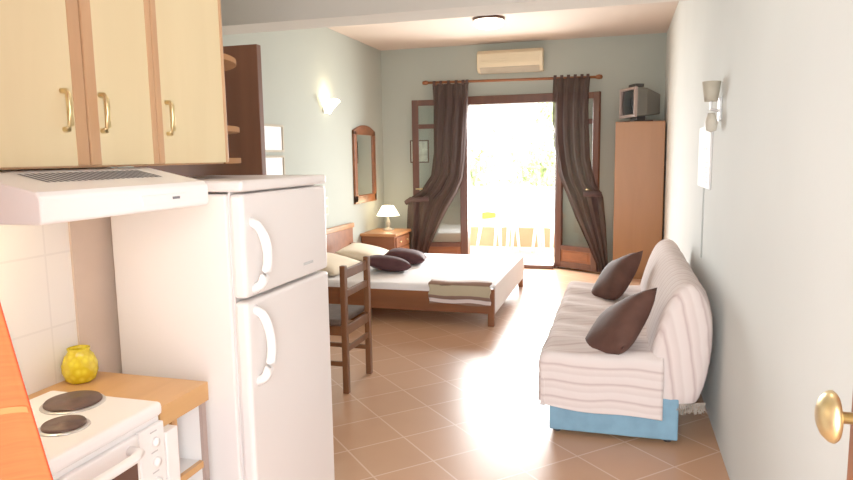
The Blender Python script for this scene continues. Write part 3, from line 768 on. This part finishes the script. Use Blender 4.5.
dr = obj('oven_door', B(TX1-0.012, TX1+0.004, TY0+0.008, dY1, 0.30, TZ-0.047), 'white', so, bevel=0.004)
obj('oven_window', B(TX1+0.003, TX1+0.006, TY0+0.04, dY1-0.012, 0.40, TZ-0.095), 'oven_glass', dr)
obj('handle', tube(nb(), [(TX1+0.0, dY1-0.03, TZ-0.072), (TX1+0.032, dY1-0.035, TZ-0.072), (TX1+0.042, dY1-0.06, TZ-0.072), (TX1+0.042, TY0+0.07, TZ-0.072), (TX1+0.03, TY0+0.05, TZ-0.072), (TX1, TY0+0.045, TZ-0.072)], 0.013, 10, 0.8), 'white_plastic', dr, smooth=True)
cp = obj('control_panel', B(TX1-0.012, TX1+0.002, dY1+0.004, TY1-0.005, 0.30, TZ-0.047), 'white', so, bevel=0.004)
for z in (0.785, 0.735, 0.685):
    obj('knob', lathe(nb(), [(0.011, 0.0), (0.010, 0.008), (0.0, 0.009)], (TX1+0.002, 1.255, z), 16, 'x'), 'white_plastic', cp, smooth=True)
for z in (0.81, 0.76, 0.71): obj('dial_mark', B(TX1+0.002, TX1+0.003, 1.24, 1.262, z, z+0.003), 'grey_print', cp)
obj('indicator', lathe(nb(), [(0.008, 0.0), (0.007, 0.005), (0.0, 0.006)], (TX1+0.002, 1.250, 0.655), 12, 'x'), 'red', cp, smooth=True)
tag(obj('filler_panel', B(KX+0.09, -1.052, 1.300, 1.345, 0.0, 0.789), 'white', loc=(-1.04, 1.34, 0), bevel=0.003), 'narrow white filler panel between stove and open shelf unit', 'panel')

# yellow vase
vc = (-1.43, 1.435, 0.842)
vs = 0.82
tag(obj('vase', lathe(nb(), [(r_*vs, h_*vs) for r_, h_ in [(0, 0.004), (0.035, 0.0), (0.046, 0.008), (0.056, 0.035), (0.056, 0.06), (0.045, 0.09), (0.033, 0.105), (0.036, 0.116), (0.033, 0.117), (0.029, 0.105), (0.04, 0.085), (0.05, 0.05), (0.03, 0.012), (0, 0.010)]], vc, 40), 'vase', loc=vc, smooth=True), 'small yellow patterned glass vase on the worktop corner', 'vase')

# refrigerator
fr = thing('refrigerator', 'white two door refrigerator beside the worktop', 'refrigerator', (-1.22, 1.88, 0))
FY0, FY1 = 1.605, 2.155
obj('cabinet', B(-1.445, -1.05, FY0, FY1, 0.03, 1.352), 'fridge_white', fr, bevel=0.006)
obj('top_cap', B(-1.45, -0.998, FY0-0.002, FY1+0.002, 1.358, 1.39), 'fridge_white', fr, bevel=0.01, seg=3)
obj('gasket', B(-1.05, -1.043, FY0+0.012, FY1-0.008, 0.06, 1.357), 'grey_seam', fr)
def fdoor(z0, z1, hz0, hz1):
    dd = obj('door', B(-1.043, -1.0, FY0+0.002, FY1-0.002, z0, z1), 'fridge_white', fr, bevel=0.012, seg=3)
    y = FY0 + 0.045
    N = 14; pts = []
    for k in range(N+1):
        t = k / N; z = hz0 + (hz1-hz0)*t
        q = min(1, (math.sin(PI*t))**0.45)
        pts.append((-1.008 + 0.055*q, y, z))
    obj('handle', tube(nb(), pts, 0.0135, 10), 'white_plastic', dd, smooth=True)
    return dd
f1 = fdoor(1.056, 1.352, 1.075, 1.275)
f2 = fdoor(0.09, 1.046, 0.80, 1.022)
obj('badge', B(-1.0, -0.9985, 1.96, 2.03, 1.095, 1.104), 'grey_print', f1)
obj('plinth', B(-1.42, -1.03, FY0+0.02, FY1-0.02, 0, 0.03), 'black', fr)

# orange curtain by the entrance
oc = thing('orange_curtain', 'bright orange fabric curtain hanging at the left edge before the stove', 'curtain', (-0.75, 0.47, 0))
def ofn(u, v):
    z = 2.2 - 2.1 * v
    e = -0.600 + max(0.0, 1.36 - z) * 0.25
    e = min(e, -0.525)
    x = -1.02 + (e + 1.02) * u
    y = 0.475 + 0.028*math.sin(u*2*PI*3.2 + 0.4) + 0.006*math.sin(v*9+u*7)
    return (x, y, z)
dp = obj('drape', sheet(nb(), ofn, 80, 60), 'orange', oc, smooth=True, solid=0.003)
def oseam(u, v):
    zz = 1.205 + (v-0.5)*0.006 
    x, y, z = ofn(u, (2.2-zz)/2.1)
    return (x, y-0.003, z)
obj('seam', sheet(nb(), oseam, 80, 1), 'orange_seam', dp, smooth=True)
obj('rod', tube(nb(), [(-1.06, 0.475, 2.21), (-0.55, 0.475, 2.21)], 0.012, 10), 'brass', oc, smooth=True)
for x in (-1.04, -0.66): obj('bracket', B(x-0.01, x+0.01, 0.25, 0.475, 2.2, 2.22), 'brass', oc)

# ------------------------------------------------------------------ balcony
BY1 = 10.35
struct('balcony_floor', B(-3.6, 1.2, YB+0.14, BY1+0.12, -0.12, 0), 'balcony_tile', 'pale tiled balcony floor outside the open door', 'floor')
struct('balcony_parapet', B(-3.6, 1.2, BY1, BY1+0.12, 0, 0.30), 'terracotta', 'low terracotta balcony wall behind the white chairs', 'wall')
rl = thing('balcony_railing', 'white balcony railing panel on top of the terracotta wall', 'railing', (-1.2, BY1+0.06, 0.30))
obj('handrail', B(-3.6, 1.2, BY1+0.03, BY1+0.09, 0.90, 0.95), 'white_plastic', rl, bevel=0.006)
obj('panel', B(-3.6, 1.2, BY1+0.05, BY1+0.07, 0.32, 0.88), 'white_plastic', rl)
for k in range(5):
    x = -3.5 + k*1.1
    obj('post', B(x, x+0.05, BY1+0.035, BY1+0.085, 0.30, 0.90), 'white_plastic', rl, bevel=0.004)

tb = thing('balcony_table', 'round white plastic table on the balcony', 'table', (-1.32, 9.75, 0))
obj('tabletop', lathe(nb(), [(0, 0.70), (0.36, 0.70), (0.37, 0.715), (0.36, 0.73), (0, 0.73)], (-1.32, 9.75, 0), 36), 'white_plastic', tb, smooth=False)
for sx_, sy_ in ((1, 1), (1, -1), (-1, 1), (-1, -1)):
    obj('leg', tube(nb(), [(-1.32+sx_*0.24, 9.75+sy_*0.24, 0), (-1.32+sx_*0.2, 9.75+sy_*0.2, 0.70)], [0.022, 0.028], 8), 'white_plastic', tb, smooth=True)

pc = thing('plastic_chair', 'white plastic garden chair on the balcony left of the table', 'chair', (0, 0, 0), 'white plastic chairs on the balcony')
obj('seat', B(-0.21, 0.21, -0.2, 0.2, 0.40, 0.43), 'white_plastic', pc, bevel=0.012)
def pback(u, v):
    a_ = (u-0.5)*1.5
    return (0.22*math.sin(a_)/math.sin(0.75), 0.2 + 0.09*v - 0.05*(1-math.cos(a_))*2, 0.43 + 0.42*v - 0.04*v*(2*u-1)**2)
obj('backrest', sheet(nb(), pback, 14, 6), 'white_plastic', pc, solid=0.02, smooth=True)
for sx_ in (1, -1):
    obj('leg', tube(nb(), [(sx_*0.23, -0.22, 0), (sx_*0.2, -0.18, 0.41)], [0.018, 0.026], 8), 'white_plastic', pc, smooth=True)
    obj('leg', tube(nb(), [(sx_*0.22, 0.25, 0), (sx_*0.19, 0.18, 0.41)], [0.018, 0.026], 8), 'white_plastic', pc, smooth=True)
    obj('armrest', tube(nb(), [(sx_*0.21, -0.18, 0.42), (sx_*0.25, -0.18, 0.62), (sx_*0.25, 0.0, 0.64), (sx_*0.22, 0.22, 0.64)], 0.02, 8, 0.7), 'white_plastic', pc, smooth=True)
obj('back_pad', B(-0.15, 0.15, 0.165, 0.195, 0.50, 0.60), 'yellow_pad', pc, bevel=0.012)
pc2 = copy_tree(pc)
pc.location = (-1.72, 9.72, 0); pc.rotation_euler.z = math.radians(62)
pc2.location = (-0.90, 9.70, 0); pc2.rotation_euler.z = math.radians(-48)
pc2['label'] = 'white plastic garden chair on the balcony right of the table'

struct('ground', B(-30, 30, 11, 60, -3.2, -3.1), 'ground_out', 'pale grassy ground beyond the balcony', 'ground')
def tree(x, y, zc, r, h, n, label, seed):
    rd = random.Random(seed)
    t = thing('tree', label, 'tree', (x, y, -3.1), 'trees beyond the balcony')
    obj('trunk', tube(nb(), [(x, y, -3.1), (x+0.1, y, -1), (x, y, zc)], [0.16, 0.12, 0.05], 8), 'bark', t, smooth=True)
    bm = nb()
    for k in range(n):
        while True:
            p_ = Vector((rd.uniform(-1, 1), rd.uniform(-1, 1), rd.uniform(-1, 1)))
            if 0.2 < p_.length < 1: break
        lump = 0.75 + 0.3*math.sin(p_.x*6+seed)*math.cos(p_.z*5)
        c = Vector((x + p_.x*r*lump, y + p_.y*r*lump, zc + p_.z*h*lump))
        R_ = Euler((rd.uniform(0, 6), rd.uniform(0, 6), rd.uniform(0, 6))).to_matrix(); s_ = rd.uniform(0.06, 0.13)
        q = [c + R_ @ Vector(w_) * s_ for w_ in ((-1, 0, 0), (0, -0.45, 0.1), (1, 0, 0), (0, 0.45, 0.1))]
        bm.faces.new([bm.verts.new(v_) for v_ in q])
    obj('foliage', bm, 'leaf', t)
tree(-3.9, 15.5, 0.9, 1.5, 1.6, 2600, 'pale green leafy tree beyond the balcony at the left side of the door opening', 1)
tree(-1.7, 19.0, 1.0, 1.9, 1.3, 2600, 'pale green leafy tree far beyond the middle of the door opening', 2)
tree(-1.0, 14.5, 2.4, 1.0, 0.8, 1200, 'pale green leafy tree top at the upper right of the door opening', 3)

# ------------------------------------------------------------------ lights
def area(name, loc, rot, sx, sy, power, color):
    l = bpy.data.lights.new(name, 'AREA'); l.shape = 'RECTANGLE'; l.size = sx; l.size_y = sy
    l.energy = power; l.color = color
    o = bpy.data.objects.new(name, l); COL.objects.link(o); o.location = loc; o.rotation_euler = rot
    return o
def point(name, loc, power, color, r=0.05, parent=None):
    l = bpy.data.lights.new(name, 'POINT'); l.energy = power; l.color = color; l.shadow_soft_size = r
    o = bpy.data.objects.new(name, l); COL.objects.link(o)
    o.location = Vector(loc) - (OFF[parent] if parent else Vector((0, 0, 0)))
    if parent: o.parent = parent
    return o
point('ceiling_bulb', (-1.33, 6.95, ZC-0.22), 2.5, (1.0, 0.82, 0.6), 0.12, cl)
point('sconce_bulb', (sx+0.10, sy, sz+0.12), 2.6, (1.0, 0.78, 0.48), 0.05, sc_)
point('table_lamp_bulb', (lp[0], lp[1], lp[2]+0.12), 3.0, (1.0, 0.72, 0.40), 0.04, tl)
point('table_lamp_upper_bulb', (lp[0], lp[1], lp[2]+0.36), 3.0, (1.0, 0.72, 0.40), 0.04, tl)
point('hood_bulb', (-1.34, 1.06, 1.30), 2.2, (1.0, 0.78, 0.48), 0.03, hd)
# daylight through the two openings
area('balcony_daylight', (-1.34, 8.85, 1.2), (math.radians(-66), 0, 0), 1.1, 1.9, 230, (1.0, 0.98, 0.95))
point('kitchen_fill_light', (-0.35, 2.3, 2.55), 14, (1.0, 0.95, 0.86), 0.2)  # added fill to brighten the right wall, no fixture behind it
area('entrance_daylight', (-0.1, -0.55, 1.05), (math.radians(90), 0, 0), 1.0, 1.9, 42, (0.86, 0.94, 1.0))

w = bpy.data.worlds.new('World'); SC.world = w; w.use_nodes = True
bg = w.node_tree.nodes['Background']; bg.inputs['Color'].default_value = (1.0, 0.99, 0.97, 1); bg.inputs['Strength'].default_value = 9.0

# ------------------------------------------------------------------ camera
F = 660.0; CXP, CYP = 426.5, 240.0
Yc = Vector((620-CXP, -(153-CYP), -F)).normalized()
Hd = Vector((1.0, 0.015, 0)).normalized()
Zc = Hd.cross(Yc).normalized()
if Zc.y < 0: Zc = -Zc
Xc = Yc.cross(Zc)
Rm = Matrix((Xc, Yc, Zc))
cam = bpy.data.cameras.new('camera'); cam.sensor_width = 36; cam.lens = F / 853 * 36; cam.clip_start = 0.05
co = bpy.data.objects.new('camera', cam); COL.objects.link(co)
co.matrix_world = Matrix.Translation((0, 0, 1.45)) @ Rm.to_4x4()
SC.camera = co
SC.view_settings.view_transform = 'Standard'
SC.view_settings.look = 'None'
SC.view_settings.exposure = 0.08
SC.view_settings.gamma = 1.2
SC.cycles.max_bounces = 10
SC.cycles.transparent_max_bounces = 24
SC.cycles.use_denoising = True
